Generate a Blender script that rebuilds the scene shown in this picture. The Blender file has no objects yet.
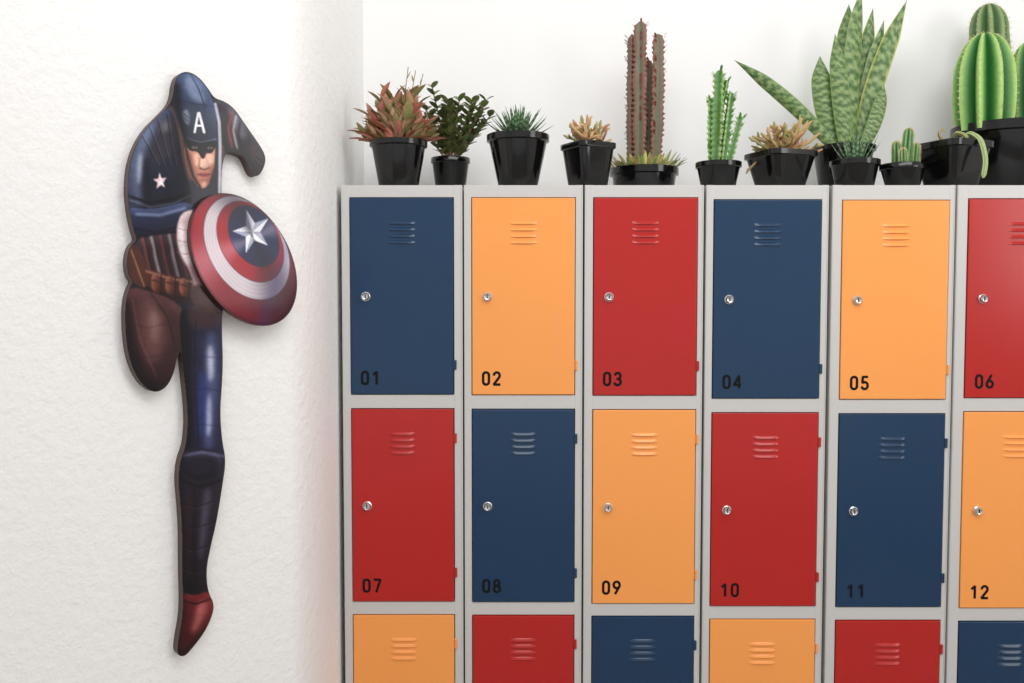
import bpy, bmesh, math, random
import numpy as np
from mathutils import Vector, Matrix
random.seed(7)
sc=bpy.context.scene
sc.view_settings.view_transform='Standard'
F=900.0; D=2.6; PITCH=math.radians(2.7); CZ=1.62
CAM=Vector((0,0,CZ))
cp,sp=math.cos(PITCH),math.sin(PITCH)
def ray(px,py):
    a=(px-512)/F; b=-(py-341.5)/F
    return Vector((a,cp+b*sp,-sp+b*cp))
def P(px,py,y=D):
    d=ray(px,py); return CAM+d*(y/d.y)
def s2l(c):
    c=np.asarray(c,dtype=float)/255.0
    return np.where(c<=0.04045,c/12.92,((c+0.055)/1.055)**2.4)
def L3(c): 
    r=s2l(c); return (float(r[0]),float(r[1]),float(r[2]),1.0)
# ---------- materials
def newmat(name):
    m=bpy.data.materials.new(name); m.use_nodes=True
    return m,m.node_tree,m.node_tree.nodes['Principled BSDF']
def plain(name,col,rough=.5,metal=0,spec=.5,noise=None,bump=None,coat=0):
    m,nt,b=newmat(name)
    b.inputs['Base Color'].default_value=L3(col)
    b.inputs['Roughness'].default_value=rough
    b.inputs['Metallic'].default_value=metal
    b.inputs['Specular IOR Level'].default_value=spec
    b.inputs['Coat Weight'].default_value=coat
    tc=nt.nodes.new('ShaderNodeTexCoord')
    if noise:
        sc_,amt=noise
        n=nt.nodes.new('ShaderNodeTexNoise'); n.inputs['Scale'].default_value=sc_; n.inputs['Detail'].default_value=4
        nt.links.new(tc.outputs['Object'],n.inputs['Vector'])
        mx=nt.nodes.new('ShaderNodeMix'); mx.data_type='RGBA'
        c=L3(col)
        mx.inputs[6].default_value=tuple(x*(1-amt) for x in c[:3])+(1,)
        mx.inputs[7].default_value=tuple(min(1,x*(1+amt)) for x in c[:3])+(1,)
        nt.links.new(n.outputs['Fac'],mx.inputs[0]); nt.links.new(mx.outputs[2],b.inputs['Base Color'])
    if bump:
        for k,(sc_,st,dist) in enumerate(bump):
            n=nt.nodes.new('ShaderNodeTexNoise'); n.inputs['Scale'].default_value=sc_; n.inputs['Detail'].default_value=3
            nt.links.new(tc.outputs['Object'],n.inputs['Vector'])
            bp=nt.nodes.new('ShaderNodeBump'); bp.inputs['Strength'].default_value=st; bp.inputs['Distance'].default_value=dist
            nt.links.new(n.outputs['Fac'],bp.inputs['Height'])
            if k: nt.links.new(prev.outputs['Normal'],bp.inputs['Normal'])
            prev=bp
        nt.links.new(prev.outputs['Normal'],b.inputs['Normal'])
    return m
def vcol(name,rough=.45,spec=.4,noise=.12,coat=0):
    m,nt,b=newmat(name)
    a=nt.nodes.new('ShaderNodeAttribute'); a.attribute_name='Col'
    b.inputs['Roughness'].default_value=rough; b.inputs['Specular IOR Level'].default_value=spec
    b.inputs['Coat Weight'].default_value=coat; b.inputs['Coat Roughness'].default_value=.08
    if noise:
        tc=nt.nodes.new('ShaderNodeTexCoord')
        n=nt.nodes.new('ShaderNodeTexNoise'); n.inputs['Scale'].default_value=90
        nt.links.new(tc.outputs['Object'],n.inputs['Vector'])
        mr=nt.nodes.new('ShaderNodeMapRange'); mr.inputs[3].default_value=1.05-noise*2; mr.inputs[4].default_value=1.05+noise*2
        nt.links.new(n.outputs['Fac'],mr.inputs[0])
        vm=nt.nodes.new('ShaderNodeVectorMath'); vm.operation='SCALE'
        nt.links.new(a.outputs['Color'],vm.inputs[0]); nt.links.new(mr.outputs[0],vm.inputs['Scale'])
        nt.links.new(vm.outputs[0],b.inputs['Base Color'])
    else: nt.links.new(a.outputs['Color'],b.inputs['Base Color'])
    return m
M_wallL=plain('plaster_rough',(244,243,241),.7,spec=.3,noise=(3,.01),bump=[(45,.5,.006),(150,.42,.003)])
M_wallB=plain('plaster_smooth',(246,245,244),.8,spec=.2,noise=(2,.01),bump=[(60,.12,.003)])
M_floor=plain('floor_concrete',(176,172,166),.5,noise=(5,.1))
M_frame=plain('locker_grey_paint',(201,199,196),.34,noise=(4,.02))
M_in=plain('locker_shadow_gap',(60,60,62),.8)
COL={'n':plain('door_navy',(11,51,84),.24,spec=.48,noise=(6,.05),bump=[(260,.06,.001)]),
 'o':plain('door_orange',(249,161,82),.24,spec=.48,noise=(6,.02),bump=[(260,.06,.001)]),
 'r':plain('door_red',(180,26,20),.24,spec=.48,noise=(6,.04),bump=[(260,.06,.001)])}
M_chrome=plain('chrome',(210,210,212),.18,metal=1)
M_dark=plain('keyhole_dark',(15,15,15),.5)
M_ink=plain('number_ink',(10,10,12),.6,spec=.2)
M_pot=plain('black_plastic_pot',(11,11,12),.14,spec=.5,noise=(8,.2))
M_leaf=vcol('plant_tissue')
M_print=vcol('printed_cutout',rough=.5,noise=0,coat=.3,spec=.15)
M_edge=plain('cutout_edge',(70,46,38),.45,noise=(30,.3))
# ---------- object helpers
def link(o,parent=None):
    sc.collection.objects.link(o)
    if parent: o.parent=parent
    return o
def empty(name,loc=(0,0,0)):
    e=bpy.data.objects.new(name,None); e.empty_display_size=.05; sc.collection.objects.link(e); return e
def box(name,x0,x1,y0,y1,z0,z1,mat,parent=None,bev=0):
    bm=bmesh.new(); bmesh.ops.create_cube(bm,size=1)
    for v in bm.verts:
        v.co=Vector(((x0+x1)/2+v.co.x*(x1-x0),(y0+y1)/2+v.co.y*(y1-y0),(z0+z1)/2+v.co.z*(z1-z0)))
    if bev: bmesh.ops.bevel(bm,geom=bm.edges[:],offset=bev,segments=2,profile=.5,affect='EDGES')
    me=bpy.data.meshes.new(name); bm.to_mesh(me); bm.free(); me.materials.append(mat)
    return link(bpy.data.objects.new(name,me),parent)
class MB:
    def __init__(s): s.v=[];s.f=[];s.c=[];s.m=[]
    def add(s,vs,fs,cs,m=0):
        o=len(s.v); s.v+= [tuple(x) for x in vs]; s.c+=cs
        s.f+=[tuple(i+o for i in f) for f in fs]; s.m+=[m]*len(fs)
    def build(s,name,mats,parent=None,angle=45):
        me=bpy.data.meshes.new(name); me.from_pydata(s.v,[],s.f)
        for m in mats: me.materials.append(m)
        me.polygons.foreach_set('material_index',s.m)
        at=me.color_attributes.new('Col','FLOAT_COLOR','POINT')
        c=np.ones((len(s.v),4)); c[:,:3]=s2l(np.clip(np.array(s.c),0,255)); at.data.foreach_set('color',c.ravel())
        me.shade_smooth(); me.set_sharp_from_angle(angle=math.radians(angle)); me.update()
        return link(bpy.data.objects.new(name,me),parent)
# ---------- room
WX=-.505; BY=3.1; H=3.3
AL=math.radians(40); wd=Vector((-math.cos(AL),-math.sin(AL),0))
P0=Vector((WX,-WX*900/(512-309),0)); WN=Vector((math.sin(AL),-math.cos(AL),0))
pl=[Vector((WX,BY+.1,0)),Vector((WX,P0.y+.22,0))]
A_,C_=Vector((WX,P0.y+.22,0)),P0+wd*.06
for i in range(1,16):
    t=i/16; pl.append(A_*(1-t)**2+P0*2*t*(1-t)+C_*t*t)
e=P0+wd*2.3; pl+=[C_,e,Vector((e.x,-2.6,0))]
vs=[];fs=[];n=len(pl)
for i,p in enumerate(pl):
    o=Vector((-.15,.05,0)) if i<n-1 else Vector((-.15,0,0))
    for q in (p,p+o):
        vs+= [(q.x,q.y,0),(q.x,q.y,H)]
for i in range(n-1):
    a=i*4;b=a+4
    fs+=[(a,b,b+1,a+1),(a+2,a+3,b+3,b+2),(a+1,b+1,b+3,a+3)]
me=bpy.data.meshes.new('wall_left'); me.from_pydata(vs,[],fs); me.materials.append(M_wallL); me.shade_smooth(); me.set_sharp_from_angle(angle=math.radians(30))
link(bpy.data.objects.new('wall_left',me))
box('wall_back',WX-.1,3.4,BY,BY+.12,0,H,M_wallB)
box('wall_right',3.2,3.32,-2.6,BY,0,H,M_wallB)
box('floor',-2.8,3.4,-2.7,BY+.1,-.1,0,M_floor)
# ---------- number glyphs drawn as strokes
def arc(cx,cy,rx,ry,a0,a1,n=14):
    return [(cx+rx*math.cos(math.radians(a0+(a1-a0)*i/n)),cy+ry*math.sin(math.radians(a0+(a1-a0)*i/n))) for i in range(n+1)]
GL={'0':[arc(.28,.72,.2,.2,180,0)+arc(.28,.28,.2,.2,0,-180)+[(.08,.72)]],
'1':[[(.12,.72),(.34,.92),(.34,.08)]],
'2':[arc(.28,.70,.2,.22,175,-25)+[(.07,.08),(.50,.08)]],
'3':[arc(.27,.71,.19,.21,165,-90)+[(.22,.50)],arc(.26,.29,.22,.21,90,-165)],
'4':[[(.40,.08),(.40,.92),(.05,.30),(.52,.30)]],
'5':[[(.47,.92),(.14,.92),(.11,.52)]+arc(.27,.32,.21,.24,118,-160)],
'6':[[(.38,.94),(.15,.52)]+arc(.28,.31,.21,.23,145,505)],
'7':[[(.06,.92),(.50,.92),(.22,.06)]],
'8':[arc(.28,.72,.18,.20,-90,270),arc(.28,.29,.21,.22,90,450)],
'9':[[(.18,.06),(.41,.48)]+arc(.28,.69,.21,.23,-35,325)]}
def number(name,txt,x,y,z,h,parent):
    mb=MB(); w=.175/2
    for ci,ch in enumerate(txt):
        ox=ci*.74
        for k,st in enumerate(GL[ch]):
            for j,((ax,ay),(bx,by)) in enumerate(zip(st[:-1],st[1:])):
                L=math.hypot(bx-ax,by-ay)
                if L<1e-5: continue
                nx,ny=-(by-ay)/L*w,(bx-ax)/L*w; ex,ey=(bx-ax)/L*.03,(by-ay)/L*.03
                ax2,ay2,bx2,by2=ax-ex,ay-ey,bx+ex,by+ey
                yy=y-.00002*((j*7+k)%9)
                mb.add([(x+(ox+a)*h,yy,z+b*h) for a,b in ((ax2+nx,ay2+ny),(ax2-nx,ay2-ny),(bx2-nx,by2-ny),(bx2+nx,by2+ny))],[(0,1,2,3)],[(0,0,0)]*4)
    mb.build(name,[M_ink],parent)
# ---------- lockers
T=P(512,185).z
X=lambda px:P(px,200).x
Zp=lambda py:P(512,py).z
units=[(341,462.3,350,453,[(198,394),(409,601),615],'nro'),
(463.8,583,472,575,[(198,394.5),(409.5,601.5),615.5],'onr'),
(584.8,704,594,697.5,[(198,395),(410,603),616.5],'ron'),
(706.3,829,714.5,821.5,[(200,398),(413,605.5),619.5],'nro'),
(832.5,955.5,843,949.5,[(200.5,399),(414,606.5),620.5],'onr'),
(957.5,1081,969,1075,[(199,397.5),(412,607.5),621.5],'ron')]
DEP=.42
for ui,(ol,orr,dl,dr,rows,cols) in enumerate(units):
    E=empty('locker')
    x0,x1,d0,d1=X(ol),X(orr),X(dl),X(dr)
    r=[(Zp(a),Zp(b)) for a,b in rows[:2]]; z3=Zp(rows[2]); r.append((z3,z3-(r[1][0]-r[1][1])))
    zb=r[2][1]-.045
    g=.0022
    yF=D
    box('side_left',x0,d0-g,yF,yF+DEP,zb,T,M_frame,E,.0012)
    box('side_right',d1+g,x1,yF,yF+DEP,zb,T,M_frame,E,.0012)
    box('back_panel',d0-g,d1+g,yF+.03,yF+DEP-.001,zb+.002,T-.004,M_in,E)
    zz=[T]+[q for a,b in r for q in (a,b)]+[zb]
    for k in range(4):
        box('rail_%d'%(k+1),d0-g-.001,d1+g+.001,yF+.0006,yF+(DEP if k==0 else .05),zz[2*k+1]+g,zz[2*k]-(0.0004 if k==0 else g),M_frame,E,.0008)
    for k,xx in enumerate((x0+.0015,x1-.0035)):
        box('lip_%d'%(k+1),xx,xx+.002,yF-.0015,yF+.002,zb,T-.002,M_frame,E)
    for k in range(4):
        fx=x0+.015 if k%2==0 else x1-.035; fy=yF+.02 if k<2 else yF+DEP-.04
        box('foot_%d'%(k+1),fx,fx+.02,fy,fy+.02,0,zb+.001,M_dark,E)
    for k,(zt,zl) in enumerate(r):
        m=COL[cols[k]]
        box('door_%d'%(k+1),d0,d1,yF-.0035,yF+.018,zl,zt,m,E,.0018)
        for hz in ((zt-.085,zl+.085) if k else (zl+.085,)):
            box('hinge_%d'%(k+1),d1-.001,d1+.009,yF-.005,yF+.004,hz-.014,hz+.014,m,E,.0015)
            box('hinge_slot_%d'%(k+1),d1+.0012,d1+.0022,yF-.0056,yF-.004,hz-.014,hz+.014,M_in,E)
        mb=MB(); cx=(d0+d1)/2; w=.039
        for q in range(4):
            zc=zt-.071-q*.0185; N=12; vv=[]
            for i in range(N+1):
                u=-1+2*i/N; pr=.0048*max(0,1-abs(u)**5); hh=.0045*(1-.25*abs(u)**6)
                yy=yF-.0034
                vv+=[(cx+u*w,yy,zc+hh),(cx+u*w,yy-pr*.55,zc+hh*.3),(cx+u*w,yy-pr,zc-hh*.75),(cx+u*w,yy,zc-hh)]
            ff=[]
            for i in range(N):
                a=i*4;b=a+4
                for j in range(3): ff.append((a+j,a+j+1,b+j+1,b+j))
            mb.add(vv,ff,[(0,0,0)]*len(vv),0)
        mb.build('louvers_%d'%(k+1),[m],E,30)
        zm=(zt+zl)/2; lx=d0+.044
        mb=MB(); pr=[(.0135,0),(.0135,.003),(.011,.005),(.0098,.012),(.0085,.0135),(.007,.0125),(.0001,.0125)]
        N=28; vv=[];ff=[]
        for (rr,h) in pr:
            for j in range(N):
                t=j*2*math.pi/N; vv.append((lx+rr*math.cos(t),yF-.0035-h,zm+rr*math.sin(t)))
        for i in range(len(pr)-1):
            for j in range(N):
                ff.append((i*N+j,i*N+(j+1)%N,(i+1)*N+(j+1)%N,(i+1)*N+j))
        mb.add(vv,ff,[(0,0,0)]*len(vv),0); mb.build('lock_%d'%(k+1),[M_chrome],E,35)
        box('keyhole_%d'%(k+1),lx-.0012,lx+.0012,yF-.0175,yF-.015,zm-.005,zm+.005,M_dark,E)
        num=ui+1+6*k
        number('number_%02d'%num,'%02d'%num,d0+.028,yF-.0039,zl+.026,.042,E)
# ---------- plants
def frame(d):
    d=d.normalized(); a=Vector((0,0,1)) if abs(d.z)<.95 else Vector((1,0,0))
    s=d.cross(a).normalized(); return d,s,s.cross(d).normalized()
def lerp(a,b,t): return tuple(a[i]+(b[i]-a[i])*t for i in range(3))
def sweep(mb,pts,rad,ns=8,rib=0,amp=0,colf=lambda t,r:(80,120,60),tooth=0,ttn=0,rot=0,mat=0,pw=1.0):
    n=len(pts); vv=[];cc=[];ff=[]
    s0=None
    for i,p in enumerate(pts):
        d=(pts[min(i+1,n-1)]-pts[max(i-1,0)]).normalized()
        if s0 is None: _,s0,_=frame(d)
        s=(s0-d*s0.dot(d)).normalized(); s0=s; u=s.cross(d)
        t=i/(n-1)
        for j in range(ns):
            th=2*math.pi*j/ns+rot
            rg=(.5+.5*math.cos(rib*(th-rot)))**pw if rib else 0
            m=1-amp+amp*rg if rib else 1
            if tooth: m*=1+tooth*rg*math.sin(t*ttn*2*math.pi)
            vv.append(p+(s*math.cos(th)+u*math.sin(th))*rad[i]*m); cc.append(colf(t,rg))
    for i in range(n-1):
        for j in range(ns): ff.append((i*ns+j,i*ns+(j+1)%ns,(i+1)*ns+(j+1)%ns,(i+1)*ns+j))
    vv.append(pts[-1]); cc.append(colf(1,0)); k=len(vv)-1
    for j in range(ns): ff.append(((n-1)*ns+j,(n-1)*ns+(j+1)%ns,k))
    mb.add(vv,ff,cc,mat)
def leaf(mb,base,d,L,W,bend=.5,colf=None,fold=.25,n=8,shape='lance',side=None,twist=0):
    d,s,u=frame(d)
    if side is not None: s=(side-d*side.dot(d)).normalized()
    p=base.copy(); vv=[];cc=[];ff=[]; st=L/n
    for i in range(n+1):
        t=i/n
        if shape=='lance': w=math.sin(math.pi*min(1,(t*.92+.06)))**.9
        elif shape=='oval': w=math.sin(math.pi*min(1,t*.97+.03))**.6
        elif shape=='spike': w=(1-t)**.8*(1 if t>.1 else .8)
        w=max(w,.03)*W/2
        nn=s.cross(d).normalized()
        ss=s*math.cos(twist*t)+nn*math.sin(twist*t); n2=ss.cross(d).normalized()
        for k in (-1,-.5,0,.5,1):
            vv.append(p+ss*(k*w)+n2*(abs(k)*w*fold)); cc.append(colf(t,abs(k)))
        p=p+d*st
        d=(d+Vector((0,0,-1))*bend/n).normalized(); s=(s-d*s.dot(d)).normalized()
    for i in range(n):
        for k in range(4): ff.append((i*5+k,i*5+k+1,i*5+k+6,i*5+k+5))
    mb.add(vv,ff,cc,0)
def pot(mb,xl,xr,yt,yc,taper=.72,square=False,rot=0,soil=(70,55,42),lip=.016,lipout=.05):
    sca=yc/F; r=(xr-xl)/2*sca
    cx=P((xl+xr)/2,yt,yc).x; zt=P((xl+xr)/2,yt,yc-r*.8).z; h=zt-T
    ns=64
    if square: r/=1.1
    pr=[(.001,0),(taper*.96,0),(taper,.004),(1-lipout*1.6,h-lip-.002),(1-lipout*.8,h-lip),(1.0,h-lip+.001),(1.0,h-.001),(.985,h),(.95,h),(.93,h-.012),(.001,h-.010)]
    vv=[];ff=[]
    for (a,z) in pr:
        for j in range(ns):
            th=2*math.pi*j/ns; m=1
            if square: q=7; m=(abs(math.cos(th))**q+abs(math.sin(th))**q)**(-1/q)
            rr=a*r*m if a>.01 else .0005
            vv.append((cx+rr*math.cos(th+rot),yc+rr*math.sin(th+rot),T+z+.0003))
    n=len(pr)
    for i in range(n-1):
        for j in range(ns): ff.append((i*ns+j,i*ns+(j+1)%ns,(i+1)*ns+(j+1)%ns,(i+1)*ns+j))
    k=(n-2)*ns
    mb.add(vv,ff[:k],[(14,14,15)]*len(vv),1)
    o=len(mb.v)-len(vv)
    mb.f+= [tuple(i+o for i in f) for f in ff[k:]]; mb.m+=[0]*(len(ff)-k)
    for i in range(o+(n-1)*ns-ns,len(mb.v)): mb.c[i]=soil
    return Vector((cx,yc,T+h-.010)),r
MATS=[M_leaf,M_pot]
R=random.uniform
def sph(az,el): return Vector((math.cos(az)*math.cos(el),math.sin(az)*math.cos(el),math.sin(el)))
# 1 reddish leafy plant
mb=MB(); c,r=pot(mb,370,427,138,D+.095,.68)
def mk(c1,c2,e):
    return lambda t,s:lerp(lerp(c1,c2,t),e,max(0,s-.5)*1.3)
for i in range(26):
    az=i*2.4; el=R(.2,1.1); L=R(.085,.125)
    if i%6==0: el=1.25;L=.14
    d=sph(az,el); d.y*=.4; d.x*=1.3; d.normalize()
    if d.y>0: d.y*=.5
    if d.x>.3: L*=.9
    if c.x+d.x*L<WX+.05: L*=.85
    pts=[c+d*(L*k/5)+Vector((0,0,-.004*(k/5)**2)) for k in range(6)]
    sweep(mb,pts,[.0035]*5+[.002],6,colf=lambda t,g:(150,110,90))
    g0=[((108,134,74),(158,150,100)),((140,160,96),(200,146,122)),((92,122,66),(140,130,84)),((160,168,116),(214,160,140)),((176,108,92),(206,134,116))]
    for k in range(9):
        t=.3+.7*k/8; p=pts[0].lerp(pts[-1],t); a2=k*2.4+i
        dd=(d*.9+sph(a2,.3)*.85).normalized()
        if dd.y<-.5: dd.y*=.5
        g=random.choice(g0)
        ll=R(.052,.072)
        if p.x+dd.x*ll<WX+.01 and p.y+dd.y*ll>P0.y+.1: continue
        leaf(mb,p,dd,ll,R(.023,.031),.3,mk(g[0],g[1],(200,108,98)),.3,7)
for q in range(3):
    pts=[c+Vector((.01*q,.0,0))+Vector(((.03+.012*q)*k/6,0,.23*k/6-.01*q*k/6)) for k in range(7)]
    sweep(mb,pts,[.0014]*7,5,colf=lambda t,g:(150,140,100))
    for k in (3,4,5): leaf(mb,pts[k],Vector((R(-.5,.5),R(-.4,.4),1)),.03,.006,.3,mk((120,130,80),(160,130,100),(150,100,80)))
mb.build('potted_red_leaf_succulent',MATS)
# 2 jade
mb=MB(); c,r=pot(mb,431,470,156,D+.215,.74)
for i in range(19):
    az=i*2.4; el=R(.8,1.5); L=R(.15,.245)*(0.75+.25*math.sin(el)); d=sph(az,el); d.y*=.35
    if d.x<0: d.x*=.85
    pts=[c+Vector((d.x*.02,d.y*.02,0))+d*(L*k/5) for k in range(6)]
    sweep(mb,pts,[.0035,.0033,.003,.0028,.0025,.002],6,colf=lambda t,g:(115,95,70))
    for k in range(10):
        t=.15+.85*k/9; p=pts[0].lerp(pts[-1],t)
        for sg in(0,math.pi):
            dd=(sph(k*1.57+sg+i,.35)*.9+d*.35).normalized()
            g=random.choice([(78,108,58),(96,128,70),(120,142,84),(66,92,54)])
            leaf(mb,p,dd,R(.030,.039),R(.019,.025),.2,mk(g,lerp(g,(150,140,90),.3),(140,100,80)),.2,6,'oval')
mb.build('potted_jade_plant',MATS)
def haw(c,n,Lm,spread,w):
    for i in range(n):
        az=i*2.39996; f=i/n; el=lerp((spread,0,0),(1.5,0,0),f**.8)[0]
        off=sph(az,0)*(.022*(1-f))
        def cf(t,s): return (136,160,128) if (int(t*12)%2==0 and s<.8 and t>.15) else lerp((46,82,52),(80,116,70),t)
        leaf(mb,c+off,sph(az,el),Lm*R(.85,1.1),w,-.4,cf,.5,26,'spike')
mb=MB(); c,r=pot(mb,487,549,131,D+.095,.62,lip=.02)
haw(c+Vector((0,0,-.002)),70,.100,.3,.021)
mb.build('potted_haworthia',MATS)
def coral(c,n,Lm,xb=0):
    for i in range(n):
        az=R(0,6.28); d=sph(az,R(.1,1.3)); d.y*=.6; d.x+=xb*R(0,1); p=c+Vector((R(-.02,.02),R(-.02,.02),-.004)); pts=[p]; rr=[]
        N=8
        for k in range(N):
            d=(d+Vector((R(-.5,.5),R(-.4,.4),R(-.35,.4)))).normalized(); p=p+d*(Lm/N); pts.append(p)
        g=random.choice([((160,134,90),(200,166,118)),((128,118,72),(180,156,108)),((116,124,68),(164,150,96)),((146,98,70),(190,144,106))])
        sweep(mb,pts,[R(.0034,.0048)*(1+.2*math.sin(k*2)) for k in range(N)]+[.002],7,colf=lambda t,s:lerp(g[0],g[1],t))
        for b in range(2):
            q=pts[random.randint(3,6)]; dd=(sph(R(0,6.28),R(-.2,1)))
            sweep(mb,[q,q+dd*.012,q+dd*.022+Vector((0,0,.004))],[.004,.004,.002],6,colf=lambda t,s:g[1])
mb=MB(); c,r=pot(mb,564,612,141,D+.085,.7,True,.5); coral(c,30,.10,.35)
mb.build('potted_coral_cactus',MATS)
def euph(base,top,R0,c1,c2,leaves=0,lc=(80,110,50),rot=0,ribs=3,bow=0):
    N=60; pts=[];rad=[]
    for k in range(N+1):
        t=k/N; p=base.lerp(top,t)+Vector((bow*math.sin(math.pi*t),0,0)); pts.append(p)
        e=1 if t<.94 else math.sqrt(max(0.02,1-((t-.94)/.06)**2))
        rad.append(R0*(.85+.15*math.sin(t*3.1))*e*(1+.06*math.sin(t*22)))
    Ln=(top-base).length
    sweep(mb,pts,rad,ribs*8,ribs,.55,lambda t,g:lerp(c1,c2,g**2),.22,max(3,Ln/.017/1.0),rot,pw=1.3)
    for k in range(leaves):
        t=R(.25,1) if k>6 else R(.93,1); p=pts[int(t*N)]; az=rot+random.randint(0,ribs-1)*2*math.pi/ribs
        d=(sph(az,.5)+Vector((0,0,.4))).normalized()
        q=lc
        leaf(mb,p+sph(az,0)*R0*.75,d,R(.012,.020),R(.006,.009),.2,lambda t,s:lerp(q,(q[0]+20,q[1]+20,q[2]+10),t),.3,4,'oval')
mb=MB(); yc=D+.27; c,r=pot(mb,610,678,165,yc,.86,lip=.022,soil=(150,140,90))
mar=((104,104,82),(140,86,74))
def pp(x,y,dy=0): return P(x,y,yc+dy)
b0=c.z-.01
def bz(x,dy=0): v=pp(x,160,dy); v.z=b0; return v
euph(bz(640),pp(641,21),.025,*mar,leaves=60,lc=(140,72,68),rot=.4)
euph(bz(631,.02),pp(632,34,.02),.018,*mar,leaves=30,lc=(140,76,70),rot=1.2)
euph(bz(655,-.01),pp(658,34,-.01),.022,*mar,leaves=44,lc=(140,72,66),rot=2.1,bow=.003)
euph(bz(648,.03),pp(649,60,.03),.014,*mar,leaves=12,lc=(136,72,66),rot=.1)
for i in range(150):
    az=R(0,6.28); rr=r*.9*math.sqrt(R(0.1,1)); p=c+Vector((rr*math.cos(az),rr*math.sin(az),0))
    g=random.choice([(210,204,130),(160,172,100),(130,150,84),(220,214,160),(190,150,100)])
    leaf(mb,p,sph(az,R(.5,1.3)),R(.035,.065),.013,.5,lambda t,s:g,.3,5,'lance')
mb.build('potted_red_euphorbia',MATS)
# 6 green euphorbia: cluster of thin upright leafy stems
mb=MB(); yc=D+.1; c,r=pot(mb,696,741,160,yc,.74); b0=c.z-.01
gr=((78,122,66),(150,182,110))
euph(bz(716),pp(720,70),.019,*gr,leaves=70,lc=(92,142,54),rot=.5)
euph(bz(722,-.01),pp(731,92,-.01),.013,*gr,leaves=36,lc=(92,142,54),rot=1.5)
euph(bz(711,.01),pp(711,98,.01),.012,*gr,leaves=28,lc=(100,150,60),rot=2.1)
euph(bz(727,.0),pp(741,116,.0),.011,*gr,leaves=26,lc=(100,150,60),rot=.2)
euph(pp(721,110),pp(727,80),.010,*gr,leaves=16,lc=(104,156,64),rot=1)
mb.build('potted_green_euphorbia',MATS)
# 7
mb=MB(); c,r=pot(mb,750,811,149,D+.11,.66,True,.35); coral(c,36,.11,.5)
for i in range(8):
    pts=[c+Vector((0,R(-.01,.01),0))]; d=Vector((1,R(-.4,.4),R(.6,1.6))).normalized()
    for k in range(7): pts.append(pts[-1]+d*.019); d=(d+Vector((R(-.3,.3),R(-.3,.3),R(-.3,.3)))).normalized()
    sweep(mb,pts,[.005]*7+[.002],7,colf=lambda t,s:(184,156,104))
mb.build('potted_coral_cactus',MATS)
# 8 snake plant
mb=MB(); yc=D+.27; c,r=pot(mb,813,874,143,yc,.72); b0=c.z
def snake(bx,by,tips,W,dy=0,tw=0,lite=0):
    a=pp(bx,by,dy); a.z=c.z-.005
    pts=[a]+[pp(x,y,dy) for x,y in tips]
    N=60; vv=[];cc=[];ff=[]
    ph=R(0,9)
    def bez(t):
        if len(pts)==2: return pts[0].lerp(pts[1],t)
        return pts[0]*(1-t)**2+pts[1]*2*t*(1-t)+pts[2]*t*t
    for i in range(N+1):
        t=i/N; p=bez(t); d=(bez(min(1,t+.02))-bez(max(0,t-.02))).normalized()
        s=d.cross(Vector((0,1,0))).normalized(); s=(s*math.cos(tw*(t+.3))+s.cross(d)*math.sin(tw*(t+.3))).normalized(); nn=s.cross(d)
        w=W/2*(.6+.4*math.sin(math.pi*min(1,t*1.0)))*(1 if t<.74 else max(.02,1-((t-.74)/.26)**1.7))
        for k in range(-4,5):
            u=k/4; vv.append(p+s*w*u+nn*(w*.35*u*u))
            b=math.sin(t*75+ph+1.3*math.sin(k*1.3+t*9)+1.2*math.sin(t*171+k))
            col=lerp((70,102,54),(138,158,104),.5+.5*max(-1,min(1,b*1.5)))
            if abs(k)==4: col=(190,190,112) if lite else (116,142,78)
            cc.append(col)
    for i in range(N):
        for k in range(8): ff.append((i*9+k,i*9+k+1,i*9+k+10,i*9+k+9))
    mb.add(vv,ff,cc,0)
snake(843,145,[(845,60),(849,4)],.064,.02,.2)
snake(850,145,[(852,60),(862,-12)],.062,-.02,-.3)
snake(858,145,[(872,80),(907,0)],.058,0,.3,1)
snake(852,145,[(872,90),(884,20)],.060,.03,-.2)
snake(838,145,[(822,100),(820,56)],.068,-.01,.1)
snake(836,145,[(800,105),(734,60)],.044,-.03,.5)
snake(846,145,[(842,95),(835,34)],.056,-.035,.15)
snake(862,145,[(880,120),(884,84)],.045,-.04,.1)
snake(850,145,[(864,70),(873,8)],.05,.05,.1,1)
mb.build('potted_snake_plant',MATS)
# 9 small haworthia
mb=MB(); c,r=pot(mb,831,879,158,D+.065,.76); haw(c+Vector((0,0,-.004)),30,.092,.8,.018)
mb.build('potted_haworthia',MATS)
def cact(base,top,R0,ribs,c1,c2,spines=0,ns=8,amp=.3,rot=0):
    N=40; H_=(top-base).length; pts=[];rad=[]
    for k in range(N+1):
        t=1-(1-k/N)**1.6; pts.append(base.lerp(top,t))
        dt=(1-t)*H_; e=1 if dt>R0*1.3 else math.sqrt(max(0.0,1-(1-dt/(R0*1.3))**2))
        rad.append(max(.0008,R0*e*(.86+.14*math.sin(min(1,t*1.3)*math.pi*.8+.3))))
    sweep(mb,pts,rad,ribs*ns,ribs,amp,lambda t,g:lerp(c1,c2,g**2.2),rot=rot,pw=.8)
    d,s,u=frame(top-base)
    s0=s
    if spines:
        for k in range(3,N,2):
            for j in range(ribs):
                th=2*math.pi*j/ribs+rot; o=(s0*math.cos(th)+s0.cross(d)*math.sin(th)); p=pts[k]+o*rad[k]
                if o.y>.3: continue
                for q in range(3):
                    dd=(o+Vector((R(-.7,.7),R(-.3,.3),R(-.7,.7)))).normalized()
                    sweep(mb,[p-dd*.001,p+dd*spines],[.0007,.0002],3,colf=lambda t,g:(225,205,160))
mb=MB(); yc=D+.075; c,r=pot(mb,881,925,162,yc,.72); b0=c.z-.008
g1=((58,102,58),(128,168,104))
cact(bz(905),pp(909,128),.018,8,*g1,spines=.005)
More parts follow.
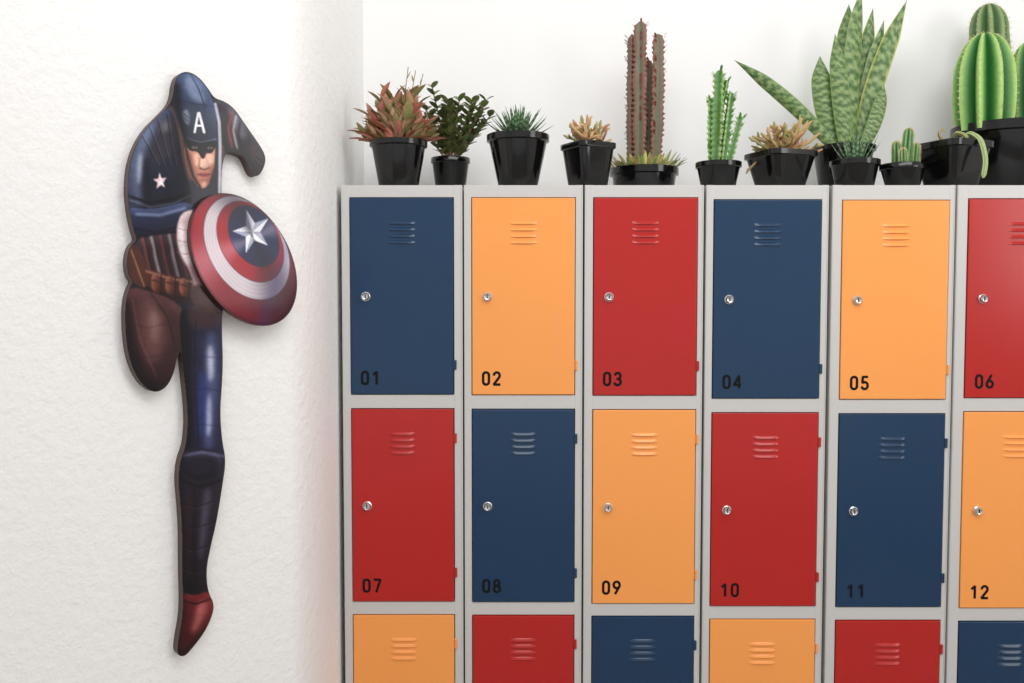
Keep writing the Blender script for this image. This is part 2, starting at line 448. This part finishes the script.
cact(bz(897,.01),pp(896,141,.01),.015,8,*g1,spines=.005)
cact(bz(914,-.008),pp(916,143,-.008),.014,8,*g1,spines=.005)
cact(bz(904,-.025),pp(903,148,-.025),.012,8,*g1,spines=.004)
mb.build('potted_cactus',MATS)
# 11 square pot with trailing stems
mb=MB(); yc=D+.105; c,r=pot(mb,920,984,139,yc,.64,True,.42,lip=.02)
def tr(pts,rr,c1,c2):
    P3=[]
    for i in range(len(pts)-1):
        for k in range(5): P3.append(pts[i].lerp(pts[i+1],k/5))
    P3.append(pts[-1])
    for _ in range(3): P3=[P3[0]]+[(P3[i-1]+P3[i]*2+P3[i+1])/4 for i in range(1,len(P3)-1)]+[P3[-1]]
    sweep(mb,P3,[rr]*(len(P3)-1)+[rr*.4],10,5,.25,lambda t,g:lerp(c1,c2,g))
tr([pp(958,144),pp(970,132,-.04),pp(981,139,-.09),pp(986,160,-.095),pp(983,178,-.09)],.0075,(130,155,90),(190,205,146))
tr([pp(950,144),pp(956,132,-.03),pp(966,135,-.06),pp(968,142,-.06)],.006,(110,130,76),(176,170,110))
tr([pp(945,144),pp(938,134),pp(944,128)],.005,(120,120,76),(180,160,116))
mb.build('potted_trailing_cactus',MATS)
# 12 large cactus
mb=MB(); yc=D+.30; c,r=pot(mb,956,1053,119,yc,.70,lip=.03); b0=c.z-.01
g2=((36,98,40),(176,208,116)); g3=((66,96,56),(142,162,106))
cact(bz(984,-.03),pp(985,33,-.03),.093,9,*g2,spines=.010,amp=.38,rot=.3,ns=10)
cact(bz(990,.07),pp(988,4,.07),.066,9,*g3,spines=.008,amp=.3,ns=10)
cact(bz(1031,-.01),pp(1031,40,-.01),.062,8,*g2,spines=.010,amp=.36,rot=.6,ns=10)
mb.build('potted_cactus',MATS)

# ---------- flat cutout of the superhero, printed board on the left wall
SS=.35; X0,Y0,X1,Y1=116,64,304,664
gx=np.arange(X0,X1,SS); gy=np.arange(Y0,Y1,SS); GX,GY=np.meshgrid(gx,gy)
def smooth(pts,it=3):
    p=np.array(pts,float)
    for _ in range(it):
        q=np.roll(p,-1,0); a=p*.75+q*.25; b=p*.25+q*.75
        p=np.empty((len(a)*2,2)); p[0::2]=a; p[1::2]=b
    return p
def inside(poly,XX,YY):
    r=np.zeros(XX.shape,bool); n=len(poly)
    for i in range(n):
        x1,y1=poly[i]; x2,y2=poly[(i+1)%n]
        if y1==y2: continue
        r0=np.searchsorted(YY[:,0],min(y1,y2),'left'); r1=np.searchsorted(YY[:,0],max(y1,y2),'left')
        if r0>=r1: continue
        yy=YY[r0:r1]; xi=x1+(yy-y1)*(x2-x1)/(y2-y1)
        r[r0:r1]^=(XX[r0:r1]<xi)
    return r
def blur(a,px):
    k=int(round(px/SS))
    if k<1: return a
    for _ in range(2):
        for ax in (0,1):
            pad=[(0,0),(0,0)]; pad[ax]=(k+1,k)
            c=np.cumsum(np.pad(a,pad,mode='edge'),axis=ax)
            if ax==0: a=(c[2*k+1:]-c[:-2*k-1])/(2*k+1)
            else: a=(c[:,2*k+1:]-c[:,:-2*k-1])/(2*k+1)
    return a
class Art:
    def __init__(s,base): s.im=np.zeros(GX.shape+(3,)); s.im[:]=base; s.clip=None
    def mask(s,m,col,alpha=1,col2=None,g=None):
        if s.clip is not None: m=m*s.clip
        m=(m*alpha)[...,None]
        if col2 is not None:
            (ax,ay),(bx,by)=g; t=((GX-ax)*(bx-ax)+(GY-ay)*(by-ay))/((bx-ax)**2+(by-ay)**2); t=np.clip(t,0,1)[...,None]
            c=np.array(col)*(1-t)+np.array(col2)*t
        else: c=np.array(col,float)
        s.im=s.im*(1-m)+c*m
    def poly(s,pts,col,soft=0,it=2,alpha=1,col2=None,g=None):
        s.mask(blur(inside(smooth(pts,it),GX,GY).astype(float),soft),col,alpha,col2,g)
    def line(s,pts,w,col,soft=0,alpha=1):
        m=np.zeros(GX.shape)
        for (ax,ay),(bx,by) in zip(pts[:-1],pts[1:]):
            L=(bx-ax)**2+(by-ay)**2+1e-9; t=np.clip(((GX-ax)*(bx-ax)+(GY-ay)*(by-ay))/L,0,1)
            dd=np.hypot(GX-ax-t*(bx-ax),GY-ay-t*(by-ay)); m=np.maximum(m,np.clip((w/2-dd)/.5+.5,0,1))
        s.mask(blur(m,soft),col,alpha)
    def ell(s,cx,cy,a,b,ang,col,soft=0,alpha=1):
        c_,s_=math.cos(ang),math.sin(ang); u=(GX-cx)*c_+(GY-cy)*s_; v=-(GX-cx)*s_+(GY-cy)*c_
        s.mask(blur(((u/a)**2+(v/b)**2<1).astype(float),soft),col,alpha)
    def setclip(s,pts,it=2): s.clip=None if pts is None else inside(smooth(pts,it),GX,GY).astype(float)
    def round3d(s,pts,rad,ld,amt,dark=.5,tint=(1,1,1)):
        m=inside(smooth(pts,2),GX,GY).astype(float); b=blur(m,rad)
        gy_,gx_=np.gradient(b,SS); q=-(gx_*ld[0]+gy_*ld[1])*rad*2
        s.im+= (m*np.clip(q,0,1)*amt)[...,None]*np.array(tint)
        s.im*= 1-(m*np.clip(-q,0,1)*dark)[...,None]
def star(cx,cy,r,rot,sx=1,inner=.4):
    return [(cx+sx*(r if k%2==0 else r*inner)*math.sin(rot+k*math.pi/5),cy-(r if k%2==0 else r*inner)*math.cos(rot+k*math.pi/5)) for k in range(10)]
OUT=[(174,84),(178,74),(187,71),(198,76),(208,88),(214,98),(224,101),(234,108),(243,121),(252,134),(261,147),(266,157),(264,168),(258,177),(251,174),(247,163),(243,156),(234,153),(226,152),(222,165),(221,192),(224,215),(228,250),(226,300),(222,312),(222,335),(223,360),(222,385),(220,412),(222,440),(226,460),(223,482),(217,520),(211,545),(206,570),(208,592),(214,603),(213,614),(205,632),(191,650),(184,657),(177,655),(178,640),(182,620),(183,600),(182,570),(182,530),(180,500),(178,480),(180,460),(186,445),(188,420),(186,395),(183,370),(181,348),(177,358),(174,373),(167,387),(156,393),(145,388),(135,375),(128,355),(125,330),(125,303),(129,288),(133,282),(128,276),(126,260),(130,245),(137,240),(133,230),(129,210),(127,190),(129,165),(135,146),(145,129),(158,116),(169,105),(173,95)]
A=Art((28,25,34))
A.poly([(172,100),(190,110),(225,150),(222,200),(215,262),(190,300),(130,285),(130,240),(128,180),(140,130)],(30,28,40),0)
A.poly([(176,120),(186,150),(196,186),(222,190),(222,215),(176,215),(165,160)],(38,36,48),2)
A.line([(170,108),(180,135),(190,178)],5,(84,62,56),1)
A.line([(176,106),(186,140),(198,186)],1.5,(150,128,116),.5,.7)
arm=[(170,103),(152,118),(136,143),(128,170),(127,198),(133,226),(150,232),(170,222),(190,212),(192,190),(182,165),(178,130)]
A.poly(arm,(42,48,70),1,2,1,(17,18,28),((135,135),(185,205)))
A.setclip(arm)
A.poly([(150,122),(138,145),(132,172),(134,200),(142,210),(141,180),(146,150),(160,125)],(108,118,146),3.0,alpha=.6)
A.poly([(140,150),(137,170),(138,186),(141,180),(143,160)],(216,222,236),1.6,alpha=.65)  # glossy highlight on the arm, painted into the print colour
A.poly([(146,150),(142,170),(146,200),(150,205),(150,170)],(14,15,26),3,alpha=.85)
A.poly([(165,112),(150,140),(150,165),(172,160),(180,130)],(58,50,58),4,alpha=.7)
A.poly([(166,116),(160,126),(162,134),(172,128)],(150,140,146),2.4,alpha=.55)
for k in range(5):
    A.line([(140+k*9,132-k*6),(150+k*7,150-k*3),(158+k*6,166)],.9,(14,13,22),.4,.8)
    A.line([(141+k*9,131-k*6),(151+k*7,149-k*3),(159+k*6,165)],.6,(136,138,156),.3,.45)
A.line([(129,196),(150,203),(172,199),(190,191)],2.4,(12,10,18),.5)
A.line([(130,200),(150,207),(174,203),(191,195)],1,(140,138,160),.4,.6)
A.setclip(None)
A.round3d(arm,6,(-.7,-.7),48,.6,(.85,.92,1.1))
fore=[(128,206),(140,209),(160,208),(190,200),(196,214),(186,232),(160,238),(140,240),(132,232)]
A.poly(fore,(42,50,82),1,2,1,(22,21,38),((150,205),(155,238)))
A.line([(136,214),(160,215),(185,208)],2.5,(146,158,194),1.2,.75)
A.line([(134,228),(156,232),(180,226)],1.3,(12,11,20),.5)
A.round3d(fore,4,(-.2,-1),40,.6,(.8,.9,1.1))
A.poly(star(160,181,9,-.1,.82),(240,206,212),.2,0)
A.poly(star(161,182,5,-.1,.82),(250,240,240),.2,0)
waist=[(134,240),(150,236),(180,232),(196,240),(206,300),(150,300),(131,283)]
A.poly(waist,(40,26,30),1)
for k,(x,c) in enumerate([(142,(116,58,54)),(151,(160,146,148)),(160,(106,42,46)),(169,(144,132,138)),(178,(94,36,42)),(187,(130,116,124))]):
    A.line([(x,238-k),(x+3,248),(x+4,256),(x+9,276)],3.2,c,.7,.7)
    A.line([(x+2.5,238-k),(x+6.5,256),(x+11.5,276)],1,(20,12,18),.3,.8)
A.round3d(waist,6,(-.5,-.8),24,.7)
A.poly([(126,246),(136,243),(146,262),(150,276),(146,290),(128,280)],(76,42,34),.6)
A.line([(131,250),(144,286)],1.4,(170,122,98),.5,.8)
A.poly([(146,268),(170,276),(204,280),(206,300),(176,302),(146,290)],(84,44,34),.7,1,1,(46,22,22),((150,270),(160,300)))
A.line([(146,271),(172,279),(204,283)],1.6,(190,140,114),.6,.8)
A.line([(146,289),(172,297),(204,300)],1.6,(26,14,16),.6)
for x in (156,170,184,197):
    pk=[(x-5,272+(x-150)*.16),(x+4,274+(x-150)*.16),(x+4,292+(x-150)*.14),(x-5,290+(x-150)*.14)]
    A.poly(pk,(104,54,42),.4,1); A.round3d(pk,2,(-.7,-.7),50,.5); A.line([(x-4,279+(x-150)*.15),(x+4,281+(x-150)*.15)],1,(36,18,18),.3)
    A.line([(x+5,274+(x-150)*.16),(x+5,294+(x-150)*.14)],1,(24,14,16),.3)
th=[(128,286),(148,290),(178,302),(188,318),(186,340),(178,352),(174,372),(166,388),(155,393),(143,388),(133,375),(126,355),(122,330),(122,303)]
A.poly(th,(72,40,40),1,2,1,(38,17,22),((140,290),(160,392)))
A.setclip(th)
A.poly([(140,296),(160,304),(168,330),(162,358),(150,368),(140,340)],(116,78,74),5,alpha=.6)
A.poly([(150,306),(158,312),(160,332),(154,346),(149,330)],(176,140,136),3,alpha=.4)
A.poly([(122,300),(130,300),(134,345),(150,384),(160,392),(140,392),(122,350)],(24,11,18),3,alpha=.85)
A.line([(132,300),(140,340),(156,376)],1,(150,104,98),.8,.5)
A.line([(150,292),(168,318),(176,350)],1.6,(30,14,22),.8,.7)
A.line([(126,322),(148,328),(178,320)],1.0,(34,16,22),.6,.4)
A.line([(128,352),(148,358),(176,350)],1.0,(34,16,22),.6,.4)
A.setclip(None)
A.round3d(th,7,(.5,-.8),20,.75,(1,.8,.8))
leg=[(178,304),(200,306),(226,300),(224,350),(223,385),(221,415),(222,440),(226,460),(222,486),(196,486),(177,480),(178,460),(184,445),(186,420),(184,395),(182,360)]
A.poly(leg,(36,36,56),.8,2,1,(24,24,46),((200,304),(200,480)))
A.setclip(leg)
A.poly([(206,330),(216,330),(218,380),(214,420),(212,452),(204,452),(204,400)],(96,104,150),4,alpha=.75)
A.poly([(198,370),(206,370),(206,400),(203,440),(197,430)],(38,56,122),3,alpha=.75)
A.poly([(207,345),(213,345),(214,376),(208,384)],(222,222,240),2,alpha=.75)  # bright reflections on the leg, here and below, painted into the print
A.poly([(207,394),(211,394),(211,434),(206,438)],(200,208,240),1.8,alpha=.75)
A.poly([(180,306),(192,310),(192,345),(190,400),(192,450),(180,450),(178,360)],(15,11,20),3,alpha=.88)
A.poly([(184,306),(222,304),(222,326),(190,330)],(62,38,42),3,alpha=.85)
for y in (356,388,424): A.line([(183,y+4),(203,y),(224,y+3)],.9,(16,16,32),.6,.5)
A.line([(196,320),(194,370),(198,440)],1,(12,10,20),.5,.7)
A.setclip(None)
A.round3d(leg,5,(.8,-.3),20,.7,(.85,.92,1.15))
sh=[(178,452),(200,448),(224,452),(226,464),(222,486),(216,520),(210,545),(205,572),(208,592),(181,596),(180,560),(180,520),(176,480)]
A.poly(sh,(32,27,38),1,2,1,(18,13,20),((200,450),(195,590)))
A.setclip(sh)
kn=[(182,454),(202,450),(222,454),(220,474),(200,482),(182,474)]
A.poly(kn,(28,25,38),1)
A.line([(180,456),(202,452),(224,456)],2,(96,98,132),1,.8)
A.line([(179,480),(200,487),(222,480)],2,(12,9,18),.8)
A.poly([(204,488),(212,486),(208,520),(202,560),(198,560),(200,520)],(100,92,116),2.4,alpha=.6)
A.poly([(184,490),(190,490),(190,540),(188,580),(183,580)],(50,26,34),3,alpha=.8)
A.line([(194,488),(193,530),(195,590)],1.2,(12,8,16),.6,.8)
for y in (505,526,548,570): A.line([(181,y-3),(194,y+2),(214,y-4)],1.0,(13,8,16),.5,.7); A.line([(181,y-1),(194,y+4),(214,y-2)],.6,(108,84,98),.4,.35)
A.setclip(None)
A.round3d(kn,4,(.4,-.9),36,.5,(.85,.85,1.1)); A.round3d(sh,5,(.8,-.3),18,.6,(1,.9,1.1))
bt=[(181,592),(195,596),(208,590),(214,603),(213,614),(205,632),(191,650),(182,657),(175,655),(176,640),(181,620)]
A.poly(bt,(96,24,28),.6,2,1,(50,10,15),((205,596),(182,652)))
A.setclip(bt)
A.poly([(198,600),(208,600),(207,612),(197,630),(190,636),(194,618)],(206,120,116),2.4,alpha=.65)
A.line([(180,600),(196,604),(212,598)],1.6,(38,8,12),.5)
A.line([(176,652),(186,650),(206,628)],2.4,(26,12,14),.8)
A.setclip(None)
A.round3d(bt,4,(.7,-.5),36,.65,(1,.6,.6))
ra=[(208,96),(224,101),(234,108),(243,121),(252,134),(261,147),(266,157),(264,168),(258,177),(251,174),(247,163),(243,156),(234,153),(226,152),(219,140),(214,115)]
A.poly(ra,(46,42,48),.6,2,1,(25,21,25),((220,105),(258,170)))
A.setclip(ra)
A.poly([(226,106),(234,112),(243,126),(248,138),(240,140),(232,124)],(112,108,122),1.8,alpha=.65)
A.line([(232,112),(228,128),(232,148)],2.2,(136,52,54),.6); A.line([(236,116),(233,130),(237,148)],1.8,(206,196,200),.6,.8)
A.line([(240,122),(238,134),(242,150)],2,(20,16,22),.6)
A.poly([(250,140),(258,150),(262,160),(258,168),(250,158)],(72,54,52),2,alpha=.8)
for k in range(3): A.line([(250+k*3,160-k*2),(256+k*3,170-k*4)],.9,(14,10,12),.4)
A.setclip(None)
A.round3d(ra,4,(.6,-.8),40,.6,(.9,.9,1.1))
A.poly([(212,130),(222,140),(223,192),(214,194),(206,186)],(36,31,42),.8)
A.line([(215,104),(219,122),(220,145),(219.5,192)],3.2,(196,196,206),.5,.9)
A.line([(223,146),(223.5,190)],1.6,(120,60,62),.5,.8)
face=[(184,136),(200,138),(216,140),(216,160),(213,176),(206,188),(200,188),(191,178),(185,162)]
A.poly(face,(208,148,122),.4,2,1,(176,112,92),((212,150),(188,175)))
A.setclip(face)
A.poly([(184,148),(191,153),(193,170),(200,187),(190,186),(182,164)],(96,54,48),1.6,alpha=.85)
A.poly([(194,153),(200,154),(200,164),(197,168),(194,162)],(232,182,156),1.2,alpha=.8)
A.poly([(206,154),(213,153),(214,162),(209,166),(206,160)],(242,198,176),1.2,alpha=.85)
A.poly([(211,166),(216,160),(213,178),(207,188),(206,182)],(120,72,60),1.3,alpha=.75)
A.poly([(200,158),(206,158),(209,166),(204,169),(199,166)],(236,190,166),.8)
A.line([(199.5,158),(198.8,166)],1.1,(130,78,62),.5,.8)
A.line([(199.5,167.8),(204,169.6),(209,167.6)],1.3,(90,42,36),.3,.95)
A.line([(203.5,169.5),(204,172)],1.4,(168,110,92),.4,.6)
A.poly([(197.5,173.6),(202,172.2),(204,173),(206,172.2),(211,173.4),(208,177),(202,177.6)],(164,76,74),.3)
A.line([(197.5,174.4),(204,175),(211,174)],.9,(64,24,26),.2)
A.line([(200,179.8),(208,179.6)],1.6,(136,80,66),.6,.8)
A.poly([(201,182),(207,182),(206,187),(202,187)],(226,174,150),.9,alpha=.7)
A.setclip(None)
hel=[(173,88),(177,75),(186,72),(197,76),(207,88),(213,100),(216,116),(217,136),(216,146),(211,154),(206,152),(204,159),(201,158),(198,151),(190,151),(186,146),(180,126),(174,104)]
A.poly(hel,(56,70,98),.4,2,1,(22,27,44),((195,84),(182,140)))
A.setclip(hel)
A.poly([(184,76),(194,78),(203,92),(206,104),(196,102),(186,92)],(150,164,194),2.6,alpha=.65)
A.line([(190,73),(199,90),(205,108)],1,(32,38,56),.4)
A.line([(178,100),(196,104),(214,106)],.9,(28,32,50),.4,.8)
A.poly([(181,112),(187,108),(190,116),(189,126),(184,122)],(170,176,190),.8,1,.55)
A.line([(183,113),(189,118)],.8,(40,44,60),.2); A.line([(183.5,117),(189,122)],.8,(40,44,60),.2)
A.poly([(172,84),(179,80),(181,108),(183,130),(186,146),(176,120)],(16,18,30),2.2,alpha=.9)
A.poly([(185,137),(200,141),(217,138),(217,151),(211,155),(206,152),(204,159),(201,158),(198,152),(190,152)],(10,10,16),.6)
A.line([(187,138),(200,142),(216,139)],1,(130,144,178),.4,.7)
A.setclip(None)
A.round3d(hel,5,(.5,-.9),40,.55,(.88,.95,1.15))
for ex,ey in ((194.5,147.2),(210,147.6)):
    A.poly([(ex-4,ey+.4),(ex-1,ey-1.6),(ex+3,ey-.6),(ex+3.4,ey+1),(ex,ey+1.6)],(120,80,68),.4,1); A.poly([(ex-2.4,ey+.2),(ex,ey-.8),(ex+2.2,ey),(ex,ey+.9)],(190,184,184),.2,1); A.ell(ex+.1,ey,1.1,1.1,0,(20,36,60))
A.line([(184,140),(188,158),(193,176),(200,187)],2.2,(40,26,26),.5)
A.line([(216,146),(215,166),(210,182)],1.5,(40,26,26),.4)
A.line([(194.5,132),(198,113)],2.3,(236,236,240),.12); A.line([(199,113),(204,132)],2.6,(236,236,240),.12); A.line([(196,125.5),(202.5,125.5)],2,(236,236,240),.12)
slv=[(180,214),(190,209),(200,212),(206,300),(196,290),(188,268),(178,250),(176,230)]
A.poly(slv,(222,196,196),.8,2,1,(150,116,124),((184,212),(190,272)))
A.poly([(178,224),(183,222),(188,250),(192,268),(184,262),(178,248)],(246,236,238),1.6,alpha=.8)
for y in (228,240,252): A.line([(177,y),(186,y+2),(196,y)],.8,(140,96,104),.4,.7)
A.round3d(slv,4,(-.8,-.5),20,.35)
A.poly([(188,290),(200,282),(215,300),(222,316),(206,314),(192,304)],(62,36,34),.8)
rng=np.random.RandomState(3)
gn=blur(rng.rand(*GX.shape),.35)-.5; gl=blur(rng.rand(*GX.shape),3)-.5
A.im*=(1+gn*.4+gl*2.6)[...,None]
S=Art((150,26,40))
ANG=math.atan2(.866,.5)
def sector(k,ph,c=(253,238)):
    th_=np.arctan2(GY-c[1],GX-c[0]); return np.clip(np.cos(k*th_+ph),0,1)**3
S.mask(np.clip(((GX-240)*.5+(GY-260)*.8)/60+.3,0,1),(76,12,30),.8)
S.ell(242.5,258,69.5,44,ANG,(178,40,52),1,.3)
S.ell(246.5,247.5,56,38,ANG,(214,204,210),.25)
S.ell(250,241.5,43.5,29.5,ANG,(164,24,38),.25)
S.ell(253.5,236,33,22.5,ANG,(20,32,72),.25)
S.poly(star(252,231.5,23,-.30,.86,.40),(166,172,192),.2,0)
sp_=star(252,231.5,23,-.30,.86,.40)
for k in range(0,10,2): S.poly([(252,231.5),sp_[k],sp_[(k+1)%10]],(244,244,248),.15,0)
S.mask(sector(2,.9),(255,225,232),.36)
S.mask(sector(2,.9+math.pi),(14,6,22),.5)
S.mask(blur(np.clip(1-np.abs((GX-282)*.8+(GY-262)*.25)/9,0,1),2),(60,50,120),.35)
for k,(cx,cy,a,b) in enumerate([(246.5,247.5,56,38),(250,241.5,43.5,29.5),(253.5,236,33,22.5),(243,258.6,70.5,44.8)]):
    c_,s_=math.cos(ANG),math.sin(ANG); u=(GX-cx)*c_+(GY-cy)*s_; v=-(GX-cx)*s_+(GY-cy)*c_
    q=np.abs(np.sqrt((u/a)**2+(v/b)**2)-1)*(a+b)/2
    S.mask(np.clip(1-q/.8,0,1),(50,12,26),.6)
for rr in np.arange(.15,1,.045):
    cx=253.5+(243-253.5)*rr; cy=236+(259-236)*rr; c_,s_=math.cos(ANG),math.sin(ANG); u=(GX-cx)*c_+(GY-cy)*s_; v=-(GX-cx)*s_+(GY-cy)*c_
    q=np.abs(np.sqrt((u/(72*rr))**2+(v/(46*rr))**2)-1)*59*rr
    S.mask(np.clip(1-q/.6,0,1),(20,5,20),.13)
def unproj(px,py,off):
    px=np.asarray(px,float);py=np.asarray(py,float)
    a=(px-512)/F;b=-(py-341.5)/F
    dx=a;dy=cp+b*sp;dz=-sp+b*cp
    Q=P0+WN*off
    t=(WN.x*(Q.x-CAM.x)+WN.y*(Q.y-CAM.y))/(WN.x*dx+WN.y*dy)
    return np.stack([CAM.x+dx*t,CAM.y+dy*t,CAM.z+dz*t],-1)
HERO=empty('superhero_wall_cutout')
def slab(name,outline,off,th):
    p=smooth(outline,2); f=unproj(p[:,0],p[:,1],off); nrm=np.array(WN); b=f-nrm*th; n=len(p)
    bm=bmesh.new(); fv=[bm.verts.new(tuple(q)) for q in f]; bv=[bm.verts.new(tuple(q)) for q in b]
    bm.faces.new(fv); bm.faces.new(bv[::-1])
    for i in range(n): bm.faces.new((fv[i],bv[i],bv[(i+1)%n],fv[(i+1)%n]))
    bmesh.ops.recalc_face_normals(bm,faces=bm.faces[:])
    me=bpy.data.meshes.new(name); bm.to_mesh(me); bm.free(); me.materials.append(M_edge)
    return link(bpy.data.objects.new(name,me),HERO)
def artmesh(name,art,outline,off):
    ST=2
    im=art.im; im=(im+np.roll(im,1,0)+np.roll(im,1,1)+np.roll(np.roll(im,1,0),1,1))/4
    xs=GX[::ST,::ST]; ys=GY[::ST,::ST]; col=im[::ST,::ST]
    er=inside(smooth(outline,2),xs,ys)
    co=unproj(xs,ys,off); h,w=xs.shape
    q=er[:-1,:-1]&er[1:,:-1]&er[:-1,1:]&er[1:,1:]
    idx=np.arange(h*w).reshape(h,w)
    fa=np.stack([idx[:-1,:-1][q],idx[1:,:-1][q],idx[1:,1:][q],idx[:-1,1:][q]],-1)
    used=np.unique(fa); mp=-np.ones(h*w,int); mp[used]=np.arange(len(used)); fa=mp[fa]
    me=bpy.data.meshes.new(name); me.from_pydata(co.reshape(-1,3)[used].tolist(),[],fa.tolist()); me.materials.append(M_print)
    at=me.color_attributes.new('Col','FLOAT_COLOR','POINT'); c=np.ones((len(used),4)); c[:,:3]=s2l(np.clip(col.reshape(-1,3)[used],0,255)); at.data.foreach_set('color',c.ravel())
    me.update(); return link(bpy.data.objects.new(name,me),HERO)
slab('body_board',OUT,.027,.0268); artmesh('body_print',A,OUT,.0276)
SO=[]
for k in range(60):
    t=2*math.pi*k/60; c_,s_=math.cos(ANG),math.sin(ANG)
    u=72*math.cos(t);v=46*math.sin(t); SO.append((243.5+u*c_-v*s_,259.5+u*s_+v*c_))
slab('shield_board',SO,.046,.0175); artmesh('shield_print',S,SO,.0466)

# ---------- light
w=bpy.data.worlds.new('World'); sc.world=w; w.use_nodes=True
w.node_tree.nodes['Background'].inputs[0].default_value=(1,.99,.985,1); w.node_tree.nodes['Background'].inputs[1].default_value=.78
def area(name,loc,tgt,sx,sy,e,col=(1,1,1)):
    l=bpy.data.lights.new(name,'AREA'); l.shape='RECTANGLE'; l.size=sx; l.size_y=sy; l.energy=e; l.color=col
    o=link(bpy.data.objects.new(name,l)); o.location=loc; o.rotation_euler=(Vector(tgt)-Vector(loc)).to_track_quat('-Z','Y').to_euler()
area('overhead_fill_light',(.7,.9,3.25),(.6,2.6,1.6),2.4,.9,31)  # added soft lamp overhead, brightens lockers and back wall
area('side_fill_light',(3.1,.6,2.2),(-.6,2.4,1.2),1.3,1.3,24,(1,.99,.97))  # added softbox at the right, brightens the wall corner and gives gloss reflections
cam=bpy.data.cameras.new('camera'); cam.sensor_width=36; cam.lens=36*F/1024
co=link(bpy.data.objects.new('camera',cam)); co.location=CAM; co.rotation_euler=(math.pi/2-PITCH,0,0); sc.camera=co
cam.clip_start=.02
